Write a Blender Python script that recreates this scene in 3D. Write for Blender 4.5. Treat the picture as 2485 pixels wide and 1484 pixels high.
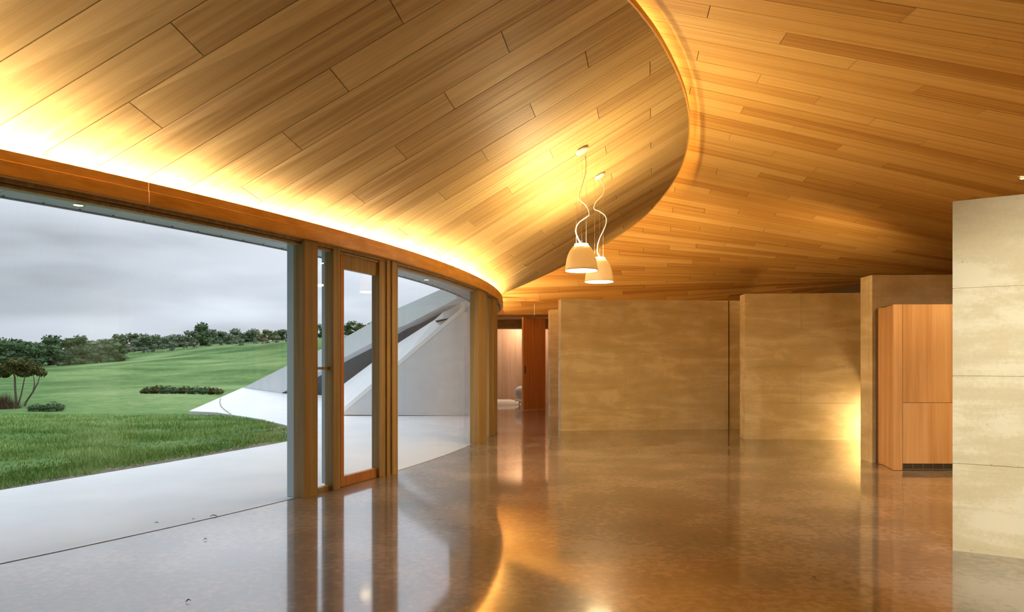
import bpy, bmesh, math, random
from math import sin, cos, pi, sqrt, radians, atan2, hypot
from mathutils import Vector, noise
random.seed(7)
for o in list(bpy.data.objects): bpy.data.objects.remove(o, do_unlink=True)
SC = bpy.context.scene
COL = SC.collection

# ------------------------------------------------------------------ camera
F_PX, CX, HY, H = 1656.7, 1242.5, 879.0, 1.4
cam_d = bpy.data.cameras.new('camera'); cam = bpy.data.objects.new('camera', cam_d); COL.objects.link(cam)
cam.location = (0, 0, H); cam.rotation_euler = (pi/2, 0, 0)
cam_d.sensor_width = 36; cam_d.lens = 24; cam_d.shift_y = 137/2485; cam_d.clip_end = 3000
SC.camera = cam

# ------------------------------------------------------------------ exposure and sky
SC.view_settings.view_transform = 'Standard'; SC.view_settings.look = 'None'
SC.view_settings.exposure = 0.5; SC.view_settings.gamma = 1.0; SC.view_settings.use_curve_mapping = False
WORLD_STRENGTH = 0.98
W = bpy.data.worlds.new('overcast_sky'); SC.world = W; W.use_nodes = True
nt = W.node_tree; nt.nodes.clear()
def N(nt, t, **kw):
    n = nt.nodes.new(t)
    for k, v in kw.items():
        if k.startswith('i_'):
            key = k[2:]; key = int(key) if key.isdigit() else key.replace('_', ' ')
            n.inputs[key].default_value = v
        else: setattr(n, k, v)
    return n
def ramp(nt, stops, interp='LINEAR'):
    n = nt.nodes.new('ShaderNodeValToRGB'); cr = n.color_ramp; cr.interpolation = interp
    while len(cr.elements) < len(stops): cr.elements.new(0.5)
    for e, (p, c) in zip(cr.elements, stops):
        e.position = p; e.color = (c, c, c, 1) if isinstance(c, (int, float)) else (*c, 1)
    return n
tc = N(nt, 'ShaderNodeTexCoord'); sep = N(nt, 'ShaderNodeSeparateXYZ'); nt.links.new(tc.outputs['Generated'], sep.inputs[0])
# overcast luminance: the zenith about three times as bright as the horizon
clampz = N(nt, 'ShaderNodeMath', operation='MAXIMUM', i_1=0.0); nt.links.new(sep.outputs['Z'], clampz.inputs[0])
cie = N(nt, 'ShaderNodeMath', operation='MULTIPLY_ADD', i_1=1.55, i_2=0.40); nt.links.new(clampz.outputs[0], cie.inputs[0])
mp = N(nt, 'ShaderNodeMapping'); mp.inputs['Scale'].default_value = (1.3, 1.3, 5.5); mp.inputs['Location'].default_value = (0.35, 0.1, 0.55)
nt.links.new(tc.outputs['Generated'], mp.inputs[0])
cn = N(nt, 'ShaderNodeTexNoise', i_Scale=1.5, i_Detail=4.0, i_Roughness=0.5); nt.links.new(mp.outputs[0], cn.inputs['Vector'])
cr = ramp(nt, [(0.30, 0.60), (0.5, 0.92), (0.68, 1.30)], 'EASE'); nt.links.new(cn.outputs['Fac'], cr.inputs[0])
mul = N(nt, 'ShaderNodeMath', operation='MULTIPLY'); 
grad = N(nt, 'ShaderNodeVectorMath', operation='DOT_PRODUCT'); nt.links.new(tc.outputs['Generated'], grad.inputs[0]); grad.inputs[1].default_value = (0.90, 0.43, 0.0)
gm = N(nt, 'ShaderNodeMath', operation='MULTIPLY_ADD', i_1=0.75, i_2=1.08); nt.links.new(grad.outputs['Value'], gm.inputs[0])
gx = N(nt, 'ShaderNodeMath', operation='MULTIPLY'); nt.links.new(cie.outputs[0], gx.inputs[0]); nt.links.new(gm.outputs[0], gx.inputs[1])
nt.links.new(gx.outputs[0], mul.inputs[0]); nt.links.new(cr.outputs[0], mul.inputs[1])
tint = N(nt, 'ShaderNodeMixRGB', blend_type='MULTIPLY', i_Fac=1.0, i_Color1=(0.89, 0.955, 1.06, 1)); nt.links.new(mul.outputs[0], tint.inputs['Color2'])
bg = N(nt, 'ShaderNodeBackground', i_Strength=WORLD_STRENGTH); nt.links.new(tint.outputs[0], bg.inputs['Color'])
wo = N(nt, 'ShaderNodeOutputWorld'); nt.links.new(bg.outputs[0], wo.inputs[0])

# ------------------------------------------------------------------ helpers
def link(o, parent=None):
    COL.objects.link(o)
    if parent is not None: o.parent = parent
    return o
def obj(name, verts, faces, mat, parent=None, smooth=False):
    me = bpy.data.meshes.new(name); me.from_pydata([tuple(v) for v in verts], [], [tuple(f) for f in faces])
    bm = bmesh.new(); bm.from_mesh(me); bmesh.ops.recalc_face_normals(bm, faces=bm.faces); bm.to_mesh(me); bm.free()
    if mat is not None: me.materials.append(mat)
    if smooth:
        for p in me.polygons: p.use_smooth = True
    return link(bpy.data.objects.new(name, me), parent)
def empty(name, loc=(0, 0, 0), parent=None):
    o = bpy.data.objects.new(name, None); o.location = loc; o.empty_display_size = 0.1
    return link(o, parent)
def tag(o, label=None, cat=None, group=None, kind=None):
    if label: o['label'] = label
    if cat: o['category'] = cat
    if group: o['group'] = group
    if kind: o['kind'] = kind
    return o
def box_g(x0, x1, y0, y1, z0, z1):
    v = [(x, y, z) for z in (z0, z1) for x, y in ((x0, y0), (x1, y0), (x1, y1), (x0, y1))]
    return v, [(0, 3, 2, 1), (4, 5, 6, 7), (0, 1, 5, 4), (1, 2, 6, 5), (2, 3, 7, 6), (3, 0, 4, 7)]
def merge(parts):
    V, Fc = [], []
    for v, f in parts:
        n = len(V); V += list(v); Fc += [tuple(i+n for i in q) for q in f]
    return V, Fc
def prism_g(poly, d):
    """poly: 3-D points of a planar polygon, d: extrusion vector."""
    n = len(poly); v = [tuple(p) for p in poly] + [(p[0]+d[0], p[1]+d[1], p[2]+d[2]) for p in poly]
    return v, [tuple(range(n)), tuple(range(2*n-1, n-1, -1))] + [(i, (i+1) % n, (i+1) % n+n, i+n) for i in range(n)]
def tube_g(pts, r, n=8, cap=True):
    V, Fc = [], []
    pts = [Vector(p) for p in pts]; m = len(pts)
    rr = r if isinstance(r, (list, tuple)) else [r]*m
    for i, p in enumerate(pts):
        t = (pts[min(i+1, m-1)]-pts[max(i-1, 0)]).normalized()
        a = t.cross(Vector((0.13, 1, 0.07)));
        if a.length < 1e-3: a = t.cross(Vector((1, 0, 0)))
        a.normalize(); b = t.cross(a)
        for k in range(n):
            w = 2*pi*k/n; V.append(tuple(p+(a*cos(w)+b*sin(w))*rr[i]))
    for i in range(m-1):
        for k in range(n):
            Fc.append((i*n+k, i*n+(k+1) % n, (i+1)*n+(k+1) % n, (i+1)*n+k))
    if cap: Fc += [tuple(range(n-1, -1, -1)), tuple(range((m-1)*n, m*n))]
    return V, Fc
def lathe_g(prof, c=(0, 0, 0), n=32, close=False):
    V, Fc = [], []; m = len(prof)
    for r, z in prof:
        for k in range(n):
            w = 2*pi*k/n; V.append((c[0]+r*cos(w), c[1]+r*sin(w), c[2]+z))
    for i in range(m-1 if not close else m):
        j = (i+1) % m
        for k in range(n): Fc.append((i*n+k, i*n+(k+1) % n, j*n+(k+1) % n, j*n+k))
    return V, Fc
def disc_g(c, r, n=32, up=1):
    V = [(c[0]+r*cos(2*pi*k/n), c[1]+r*sin(2*pi*k/n), c[2]) for k in range(n)]
    return V, [tuple(range(n))]
def at(px, py, Y):
    """world point at depth Y seen at this place of the photograph (measuring aid)"""
    return Vector(((px-CX)/F_PX*Y, Y, H+(HY-py)/F_PX*Y))

# the curved glass line: a circle in plan around the courtyard
C = Vector((-19.3253, 15.3417)); R = 18.9929
def pol(r, th, z=0.0): return (C.x+r*cos(th), C.y+r*sin(th), z)
def th_px(px, r=R):
    dx = (px-CX)/F_PX; a = dx*dx+1; b = -2*(dx*C.x+C.y); c = C.x**2+C.y**2-r*r
    t = (-b-sqrt(max(b*b-4*a*c, 0)))/(2*a)
    return atan2(t-C.y, dx*t-C.x)
def sweep_g(prof, t0, t1, n=None, close=True):
    """closed (r, z) profile swept along the arc"""
    if n is None: n = max(1, int(abs(t1-t0)/radians(0.9)))
    m = len(prof); V = [pol(r, t0+(t1-t0)*i/n, z) for i in range(n+1) for r, z in prof]; Fc = []
    for i in range(n):
        for k in range(m): Fc.append((i*m+k, i*m+(k+1) % m, (i+1)*m+(k+1) % m, (i+1)*m+k))
    if close: Fc += [tuple(range(m-1, -1, -1)), tuple(range(n*m, n*m+m))]
    return V, Fc
def pbox_g(t0, t1, r0, r1, z0, z1, n=None): return sweep_g([(r0, z0), (r1, z0), (r1, z1), (r0, z1)], t0, t1, n)
TH_BACK, TH_FAR = radians(-78), radians(24)

# ------------------------------------------------------------------ materials
MATS = {}
def new_mat(name):
    m = bpy.data.materials.new(name); m.use_nodes = True; nt = m.node_tree; nt.nodes.clear()
    out = N(nt, 'ShaderNodeOutputMaterial'); b = N(nt, 'ShaderNodeBsdfPrincipled'); nt.links.new(b.outputs[0], out.inputs[0])
    MATS[name] = m
    return m, nt, b, out
def plain(name, col, rough=0.6, metal=0.0, bump=0.0, scale=20.0, var=0.0, spec=0.5):
    m, nt, b, out = new_mat(name)
    b.inputs['Base Color'].default_value = (*col, 1); b.inputs['Roughness'].default_value = rough; b.inputs['Metallic'].default_value = metal
    b.inputs['Specular IOR Level'].default_value = spec
    if bump or var:
        tc = N(nt, 'ShaderNodeTexCoord'); nz = N(nt, 'ShaderNodeTexNoise', i_Scale=scale, i_Detail=6.0, i_Roughness=0.6); nt.links.new(tc.outputs['Object'], nz.inputs['Vector'])
        if var:
            rp = ramp(nt, [(0.3, tuple(c*(1-var) for c in col)), (0.7, tuple(min(1, c*(1+var)) for c in col))]); nt.links.new(nz.outputs['Fac'], rp.inputs[0]); nt.links.new(rp.outputs[0], b.inputs['Base Color'])
        if bump:
            bp = N(nt, 'ShaderNodeBump', i_Strength=bump, i_Distance=0.01); nt.links.new(nz.outputs['Fac'], bp.inputs['Height']); nt.links.new(bp.outputs[0], b.inputs['Normal'])
    return m
def wood(name, dark, mid, light, rotz=0.0, grain=(0.22, 20.0, 0.5), rough=0.58, vertical=False, rnd=1.0, spec=0.4):
    """veneer: streaks along the board, each board a tone of its own"""
    m, nt, b, out = new_mat(name)
    tc = N(nt, 'ShaderNodeTexCoord'); oi = N(nt, 'ShaderNodeObjectInfo')
    mp = N(nt, 'ShaderNodeMapping'); mp.inputs['Rotation'].default_value = (0, 0, rotz)
    mp.inputs['Scale'].default_value = (1, 1, 1)
    nt.links.new(tc.outputs['Object'], mp.inputs[0])
    sc = N(nt, 'ShaderNodeVectorMath', operation='MULTIPLY'); sc.inputs[1].default_value = (grain[1], grain[1], grain[0]) if vertical else grain
    nt.links.new(mp.outputs[0], sc.inputs[0])
    off = N(nt, 'ShaderNodeMath', operation='MULTIPLY', i_1=57.0); nt.links.new(oi.outputs['Random'], off.inputs[0])
    ad = N(nt, 'ShaderNodeVectorMath', operation='ADD'); nt.links.new(sc.outputs[0], ad.inputs[0]); nt.links.new(off.outputs[0], ad.inputs[1])
    n1 = N(nt, 'ShaderNodeTexNoise', i_Scale=1.0, i_Detail=4.0, i_Roughness=0.5, i_Distortion=0.15); nt.links.new(ad.outputs[0], n1.inputs['Vector'])
    n2 = N(nt, 'ShaderNodeTexNoise', i_Scale=4.0, i_Detail=3.0, i_Roughness=0.6); nt.links.new(ad.outputs[0], n2.inputs['Vector'])
    mx = N(nt, 'ShaderNodeMath', operation='MULTIPLY_ADD', i_1=0.35); nt.links.new(n2.outputs['Fac'], mx.inputs[0]); nt.links.new(n1.outputs['Fac'], mx.inputs[2])
    # board tone
    rm = N(nt, 'ShaderNodeMapRange', i_1=0.0, i_2=1.0, i_3=-0.20*rnd, i_4=0.20*rnd); nt.links.new(oi.outputs['Random'], rm.inputs[0])
    a2 = N(nt, 'ShaderNodeMath', operation='ADD'); nt.links.new(mx.outputs[0], a2.inputs[0]); nt.links.new(rm.outputs[0], a2.inputs[1])
    rp = ramp(nt, [(0.36, dark), (0.66, mid), (0.98, light)]); nt.links.new(a2.outputs[0], rp.inputs[0])
    nt.links.new(rp.outputs[0], b.inputs['Base Color']); b.inputs['Roughness'].default_value = rough; b.inputs['Specular IOR Level'].default_value = spec
    bp = N(nt, 'ShaderNodeBump', i_Strength=0.06, i_Distance=0.002); nt.links.new(n2.outputs['Fac'], bp.inputs['Height']); nt.links.new(bp.outputs[0], b.inputs['Normal'])
    return m
def emit(name, col, strength):
    m = bpy.data.materials.new(name); m.use_nodes = True; nt = m.node_tree; nt.nodes.clear()
    e = N(nt, 'ShaderNodeEmission', i_Color=(*col, 1), i_Strength=strength); o = N(nt, 'ShaderNodeOutputMaterial'); nt.links.new(e.outputs[0], o.inputs[0])
    return m
TH_L, TH_R = 0.204555, 0.19933
WARM = (1.0, 0.62, 0.24)
M_ceil_l = wood('ceiling_veneer_pale', (0.41, 0.25, 0.085), (0.56, 0.375, 0.14), (0.68, 0.485, 0.215), rotz=TH_L)
M_ceil_r = wood('ceiling_veneer_gold', (0.44, 0.21, 0.04), (0.62, 0.35, 0.085), (0.74, 0.47, 0.15), rotz=TH_R, rnd=1.2)
M_backing = plain('joint_backing', (0.05, 0.025, 0.01), 0.9)  # dark backing sheet seen in the joints between boards
M_fascia = wood('fascia_timber', (0.52, 0.25, 0.05), (0.64, 0.34, 0.085), (0.74, 0.44, 0.14), grain=(3, 3, 14), rnd=0.4, rough=0.35)
M_oak = wood('mullion_oak', (0.22, 0.145, 0.055), (0.33, 0.23, 0.10), (0.44, 0.32, 0.155), grain=(0.5, 22, 22), vertical=True, rnd=0.3)
M_cedar = wood('door_cedar', (0.32, 0.12, 0.035), (0.45, 0.19, 0.06), (0.55, 0.26, 0.10), grain=(0.5, 22, 22), vertical=True, rnd=0.2)
M_ply = wood('cabinet_veneer', (0.50, 0.27, 0.10), (0.64, 0.38, 0.17), (0.74, 0.49, 0.26), grain=(0.35, 9, 9), vertical=True, rnd=0.35)
M_plyp = wood('panel_veneer_pink', (0.52, 0.31, 0.17), (0.64, 0.42, 0.26), (0.72, 0.52, 0.36), grain=(0.35, 6, 6), vertical=True, rnd=0.3)
M_metal = plain('flashing_blue_grey', (0.42, 0.52, 0.58), 0.4, 0.0, var=0.06, scale=3)
M_soffit = plain('soffit_zinc', (0.36, 0.46, 0.50), 0.45, 0.0, var=0.08, scale=2)
M_black = plain('gasket_black', (0.012, 0.016, 0.022), 0.5)
M_screw = plain('screw_steel', (0.10, 0.12, 0.14), 0.4, 0.6)
M_white = plain('lamp_white', (0.86, 0.82, 0.74), 0.35)
_nt = M_white.node_tree; _b = next(n for n in _nt.nodes if n.type == 'BSDF_PRINCIPLED'); _o = next(n for n in _nt.nodes if n.type == 'OUTPUT_MATERIAL')
_t = N(_nt, 'ShaderNodeBsdfTranslucent', i_Color=(0.85, 0.70, 0.48, 1)); _m = N(_nt, 'ShaderNodeMixShader', i_0=0.11)
_nt.links.new(_b.outputs[0], _m.inputs[1]); _nt.links.new(_t.outputs[0], _m.inputs[2]); _nt.links.new(_m.outputs[0], _o.inputs[0])
M_chrome = plain('chrome', (0.75, 0.75, 0.75), 0.12, 1.0)
M_cord = plain('cord_white', (0.82, 0.76, 0.66), 0.5)
M_wire = plain('wire_steel', (0.5, 0.45, 0.38), 0.35, 0.8)
M_dark = plain('dark_plastic', (0.025, 0.02, 0.018), 0.5)
M_steel = plain('vent_steel', (0.35, 0.33, 0.32), 0.35, 0.9)
M_gap = plain('gap_brown', (0.10, 0.045, 0.015), 0.6)
M_roof = plain('roof_shell', (0.14, 0.10, 0.07), 0.9)
M_conc = plain('courtyard_concrete', (0.68, 0.69, 0.70), 0.8, var=0.05, scale=1.3, bump=0.05)
M_conc2 = plain('courtyard_wall_render', (0.68, 0.71, 0.73), 0.8, var=0.05, scale=0.9)
M_skylit = plain('edge_skylit_white', (0.88, 0.88, 0.88), 0.7)
M_terr = plain('terrace_concrete', (0.61, 0.62, 0.625), 0.75, var=0.05, scale=1.1)
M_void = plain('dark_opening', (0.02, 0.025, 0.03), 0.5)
M_plaster = plain('hidden_plaster', (0.55, 0.44, 0.30), 0.9)
M_stone = plain('gravel_stone', (0.33, 0.305, 0.26), 0.9, var=0.3, scale=9)
M_leafdry = plain('dry_leaf', (0.08, 0.06, 0.04), 0.8)
M_bark = plain('bark', (0.10, 0.075, 0.055), 0.9, var=0.3, scale=8)
M_rug = plain('sheepskin', (0.82, 0.76, 0.66), 1.0, bump=0.8, scale=60)
M_cush = plain('white_cloth', (0.82, 0.82, 0.84), 0.9)

def rammed():
    m, nt, b, out = new_mat('rammed_earth')
    tc = N(nt, 'ShaderNodeTexCoord')
    mp = N(nt, 'ShaderNodeMapping'); mp.inputs['Scale'].default_value = (0.8, 0.8, 4.2); nt.links.new(tc.outputs['Object'], mp.inputs[0])
    n1 = N(nt, 'ShaderNodeTexNoise', i_Scale=1.0, i_Detail=4.0, i_Roughness=0.6, i_Distortion=0.8); nt.links.new(mp.outputs[0], n1.inputs['Vector'])
    n2 = N(nt, 'ShaderNodeTexNoise', i_Scale=38.0, i_Detail=6.0, i_Roughness=0.7); nt.links.new(tc.outputs['Object'], n2.inputs['Vector'])
    n3 = N(nt, 'ShaderNodeTexNoise', i_Scale=3.2, i_Detail=5.0); nt.links.new(tc.outputs['Object'], n3.inputs['Vector'])
    a = N(nt, 'ShaderNodeMath', operation='MULTIPLY_ADD', i_1=0.30); nt.links.new(n2.outputs['Fac'], a.inputs[0]); nt.links.new(n1.outputs['Fac'], a.inputs[2])
    a2 = N(nt, 'ShaderNodeMath', operation='MULTIPLY_ADD', i_1=0.45); nt.links.new(n3.outputs['Fac'], a2.inputs[0]); nt.links.new(a.outputs[0], a2.inputs[2])
    rp = ramp(nt, [(0.48, (0.50, 0.40, 0.215)), (0.88, (0.655, 0.555, 0.335)), (1.25, (0.75, 0.66, 0.44))]); nt.links.new(a2.outputs[0], rp.inputs[0])
    # small pits
    vo = N(nt, 'ShaderNodeTexVoronoi', i_Scale=7.0); nt.links.new(tc.outputs['Object'], vo.inputs['Vector'])
    pit = ramp(nt, [(0.03, 0.72), (0.075, 1.0)]); nt.links.new(vo.outputs['Distance'], pit.inputs[0])
    mu = N(nt, 'ShaderNodeMixRGB', blend_type='MULTIPLY', i_Fac=1.0); nt.links.new(rp.outputs[0], mu.inputs[1]); nt.links.new(pit.outputs[0], mu.inputs[2])
    nt.links.new(mu.outputs[0], b.inputs['Base Color']); b.inputs['Roughness'].default_value = 0.9; b.inputs['Specular IOR Level'].default_value = 0.2
    bp = N(nt, 'ShaderNodeBump', i_Strength=0.25, i_Distance=0.004); nt.links.new(a2.outputs[0], bp.inputs['Height']); nt.links.new(bp.outputs[0], b.inputs['Normal'])
    return m
M_earth = rammed()

def floor_mat():
    m, nt, b, out = new_mat('polished_concrete')
    tc = N(nt, 'ShaderNodeTexCoord')
    n1 = N(nt, 'ShaderNodeTexNoise', i_Scale=1.1, i_Detail=3.0, i_Roughness=0.5); nt.links.new(tc.outputs['Object'], n1.inputs['Vector'])
    n2 = N(nt, 'ShaderNodeTexNoise', i_Scale=16.0, i_Detail=4.0, i_Roughness=0.6); nt.links.new(tc.outputs['Object'], n2.inputs['Vector'])
    a = N(nt, 'ShaderNodeMath', operation='MULTIPLY_ADD', i_1=0.75); nt.links.new(n2.outputs['Fac'], a.inputs[0]); nt.links.new(n1.outputs['Fac'], a.inputs[2])
    rp = ramp(nt, [(0.55, (0.110, 0.098, 0.074)), (0.86, (0.185, 0.148, 0.114)), (1.15, (0.30, 0.25, 0.20))]); nt.links.new(a.outputs[0], rp.inputs[0])
    nt.links.new(rp.outputs[0], b.inputs['Base Color'])
    rr = N(nt, 'ShaderNodeMapRange', i_1=0.3, i_2=0.8, i_3=0.30, i_4=0.30); nt.links.new(n1.outputs['Fac'], rr.inputs[0]); nt.links.new(rr.outputs[0], b.inputs['Roughness'])
    b.inputs['IOR'].default_value = 1.5; b.inputs['Specular IOR Level'].default_value = 0.12
    b.inputs['Coat Weight'].default_value = 1.0; b.inputs['Coat IOR'].default_value = 2.4; b.inputs['Coat Roughness'].default_value = 0.075
    n3 = N(nt, 'ShaderNodeTexNoise', i_Scale=1.7, i_Detail=0.5); nt.links.new(tc.outputs['Object'], n3.inputs['Vector'])
    bp = N(nt, 'ShaderNodeBump', i_Strength=0.02, i_Distance=0.010); nt.links.new(n3.outputs['Fac'], bp.inputs['Height']); nt.links.new(bp.outputs[0], b.inputs['Normal']); nt.links.new(bp.outputs[0], b.inputs['Coat Normal'])
    return m
M_floor = floor_mat()

def glass_mat():
    m = bpy.data.materials.new('window_glass'); m.use_nodes = True; nt = m.node_tree; nt.nodes.clear()
    lw = N(nt, 'ShaderNodeLayerWeight', i_Blend=0.5)
    p = N(nt, 'ShaderNodeMath', operation='POWER', i_1=5.0); nt.links.new(lw.outputs['Facing'], p.inputs[0])
    f = N(nt, 'ShaderNodeMath', operation='MULTIPLY_ADD', i_1=0.95, i_2=0.035); nt.links.new(p.outputs[0], f.inputs[0])
    t = N(nt, 'ShaderNodeBsdfTransparent', i_Color=(0.975, 0.99, 0.99, 1)); g = N(nt, 'ShaderNodeBsdfGlossy', i_Roughness=0.0)
    mx = N(nt, 'ShaderNodeMixShader'); nt.links.new(f.outputs[0], mx.inputs[0]); nt.links.new(t.outputs[0], mx.inputs[1]); nt.links.new(g.outputs[0], mx.inputs[2])
    o = N(nt, 'ShaderNodeOutputMaterial'); nt.links.new(mx.outputs[0], o.inputs[0])
    return m
M_glass = glass_mat()

def grass_ground():
    m, nt, b, out = new_mat('grass_ground')
    tc = N(nt, 'ShaderNodeTexCoord')
    n1 = N(nt, 'ShaderNodeTexNoise', i_Scale=0.05, i_Detail=7.0, i_Roughness=0.6); nt.links.new(tc.outputs['Object'], n1.inputs['Vector'])
    n2 = N(nt, 'ShaderNodeTexNoise', i_Scale=1.4, i_Detail=6.0, i_Roughness=0.7); nt.links.new(tc.outputs['Object'], n2.inputs['Vector'])
    a = N(nt, 'ShaderNodeMath', operation='MULTIPLY_ADD', i_1=0.45); nt.links.new(n2.outputs['Fac'], a.inputs[0]); nt.links.new(n1.outputs['Fac'], a.inputs[2])
    rp = ramp(nt, [(0.60, (0.050, 0.105, 0.028)), (0.72, (0.095, 0.175, 0.050)), (0.88, (0.19, 0.26, 0.10))]); nt.links.new(a.outputs[0], rp.inputs[0])
    nt.links.new(rp.outputs[0], b.inputs['Base Color']); b.inputs['Roughness'].default_value = 0.95; b.inputs['Specular IOR Level'].default_value = 0.1
    bp = N(nt, 'ShaderNodeBump', i_Strength=0.7, i_Distance=0.05); nt.links.new(n2.outputs['Fac'], bp.inputs['Height']); nt.links.new(bp.outputs[0], b.inputs['Normal'])
    return m
M_grass = grass_ground()
def leafy(name, dark, light, scale=1.2):
    m, nt, b, out = new_mat(name)
    tc = N(nt, 'ShaderNodeTexCoord'); n1 = N(nt, 'ShaderNodeTexNoise', i_Scale=scale, i_Detail=3.0); nt.links.new(tc.outputs['Object'], n1.inputs['Vector'])
    rp = ramp(nt, [(0.35, dark), (0.65, light)]); nt.links.new(n1.outputs['Fac'], rp.inputs[0]); nt.links.new(rp.outputs[0], b.inputs['Base Color'])
    b.inputs['Roughness'].default_value = 0.8; b.inputs['Specular IOR Level'].default_value = 0.15
    return m
M_leaf1 = leafy('leaf_dark_green', (0.040, 0.080, 0.036), (0.095, 0.150, 0.065), 0.5)
M_leaf2 = leafy('leaf_grey_green', (0.11, 0.155, 0.095), (0.21, 0.255, 0.165), 0.5)
M_leaf3 = leafy('leaf_olive', (0.06, 0.07, 0.02), (0.14, 0.13, 0.045), 1.5)
M_blade = leafy('grass_blade', (0.15, 0.27, 0.06), (0.33, 0.47, 0.17), 0.9)
M_reed = leafy('reed_brown', (0.05, 0.028, 0.018), (0.11, 0.065, 0.04), 3)

# ================================================================== SETTING
# ------------------------------------------------------------------ floor
V, Fc = [], []
nA, rs = 60, [R, R+1.5, R+3, R+5, R+8, R+13]
for i in range(nA+1):
    t = TH_BACK+(TH_FAR-TH_BACK)*i/nA
    for r in rs: V.append(pol(r, t, 0.0))
m_ = len(rs); nV = len(V)
for i in range(nA):
    for k in range(m_-1): Fc.append((i*m_+k, i*m_+k+1, (i+1)*m_+k+1, (i+1)*m_+k))
tag(obj('floor', V, Fc, M_floor), 'polished brown grey concrete floor with mirror-like reflections', 'floor', kind='structure')

# ------------------------------------------------------------------ ceilings
QL = [5.640841436777019, 0.26855332125011955, -0.2795357976532024, 0.027067827610872452, -0.0008755212844349757, 0.057214198655246774, -0.0025601940593947096]
QR = [2.60315470, -0.133250675, 0.399022459, -0.0194787316, 5.27994969e-05, -0.0426097998, 0.00262012094]
def surf(q, u, v):
    a, b, c, d, f, e, g = q
    return a+b*u+c*v+d*v*v+f*v**3+e*u*v+g*u*v*v
def to_world(th, u, v): return cos(th)*u+sin(th)*v, -sin(th)*u+cos(th)*v
def to_uv(th, x, y): return cos(th)*x-sin(th)*y, sin(th)*x+cos(th)*y
def PL(u, v, dz=0.0):
    """soffit that rises from the glass wall"""
    vc = max(v, 2.4)
    z = surf(QL, u, vc)
    if v < vc: z += (surf(QL, u, vc+.05)-surf(QL, u, vc))/.05*(v-vc)*0.5
    k = min(max((v-12.6)/1.9, 0), 1); z += 0.05*k*k*(3-2*k)+0.022*(0.3-u)
    x, y = to_world(TH_L, u, v)
    return (x, y, z+dz)
SCALE_R = 1.22
def PR(u, v, dz=0.0):
    """shell that falls away to the right and the back"""
    vc = max(v, 1.2)
    z = surf(QR, u, vc)
    s = SCALE_R if v < 13 else SCALE_R-(SCALE_R-1.0)*min(max((v-13)/7, 0), 1.3)
    x, y = to_world(TH_R, u*s, v*s)
    return (x, y, max(H+(z-H)*s, 2.78)+dz)
def clip_convex(poly, clip):
    """Sutherland-Hodgman, clip polygon counter-clockwise"""
    out = poly
    for i in range(len(clip)):
        a, b = clip[i], clip[(i+1) % len(clip)]; inp, out = out, []
        if not inp: break
        side = lambda p: (b[0]-a[0])*(p[1]-a[1])-(b[1]-a[1])*(p[0]-a[0])
        for k in range(len(inp)):
            p, q = inp[k-1], inp[k]; sp, sq = side(p), side(q)
            if (sp >= 0) != (sq >= 0):
                t = sp/(sp-sq); out.append((p[0]+(q[0]-p[0])*t, p[1]+(q[1]-p[1])*t))
            if sq >= 0: out.append(q)
    return out
# free edge of the rising soffit, in its own board grid
EDGE_RAW = [(-3.0, 0.0), (-2.2, 1.8), (-1.5, 3.2), (-.93, 4.5), (-.52, 5.4), (-.24, 6.14), (-.10, 6.61), (.06, 7.26), (.25, 8.24), (.40, 9.24), (.51, 10.38), (.54, 11.61), (.48, 12.75), (.27, 13.90), (-.05, 14.72), (-.32, 15.08), (-.68, 15.33), (-1.10, 15.46), (-1.61, 15.46), (-2.06, 15.36), (-2.60, 15.14), (-2.92, 14.94), (-3.22, 14.71), (-3.6, 14.36)]
def spline(pts, n=4):
    out = []
    for i in range(len(pts)-1):
        p0, p1, p2, p3 = pts[max(i-1, 0)], pts[i], pts[i+1], pts[min(i+2, len(pts)-1)]
        for k in range(n):
            t = k/n
            out.append(tuple(0.5*((2*p1[j])+(-p0[j]+p2[j])*t+(2*p0[j]-5*p1[j]+4*p2[j]-p3[j])*t*t+(-p0[j]+3*p1[j]-3*p2[j]+p3[j])*t**3) for j in range(2)))
    return out+[pts[-1]]
EDGE = spline(EDGE_RAW, 4)
def hull(pts):
    pts = sorted(set(pts)); 
    def half(ps):
        h = []
        for p in ps:
            while len(h) > 1 and (h[-1][0]-h[-2][0])*(p[1]-h[-2][1])-(h[-1][1]-h[-2][1])*(p[0]-h[-2][0]) <= 0: h.pop()
            h.append(p)
        return h
    a, b = half(pts), half(pts[::-1]); return a[:-1]+b[:-1]
CLIP_L = hull([(round(a, 4), round(b, 4)) for a, b in EDGE]+[(-14, 6), (-14, -3), (-4.5, -3)])
CuL, CvL = to_uv(TH_L, C.x, C.y)
def uleft_L(v): return CuL+sqrt((R-.05)**2-(v-CvL)**2)
ROW_L0, ROW_LW, COL_L0, COL_LW = 3.88, 0.339, -0.04, 0.605
GAP = 0.0035
ceil_l_rows = []
boards_l = []
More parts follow.
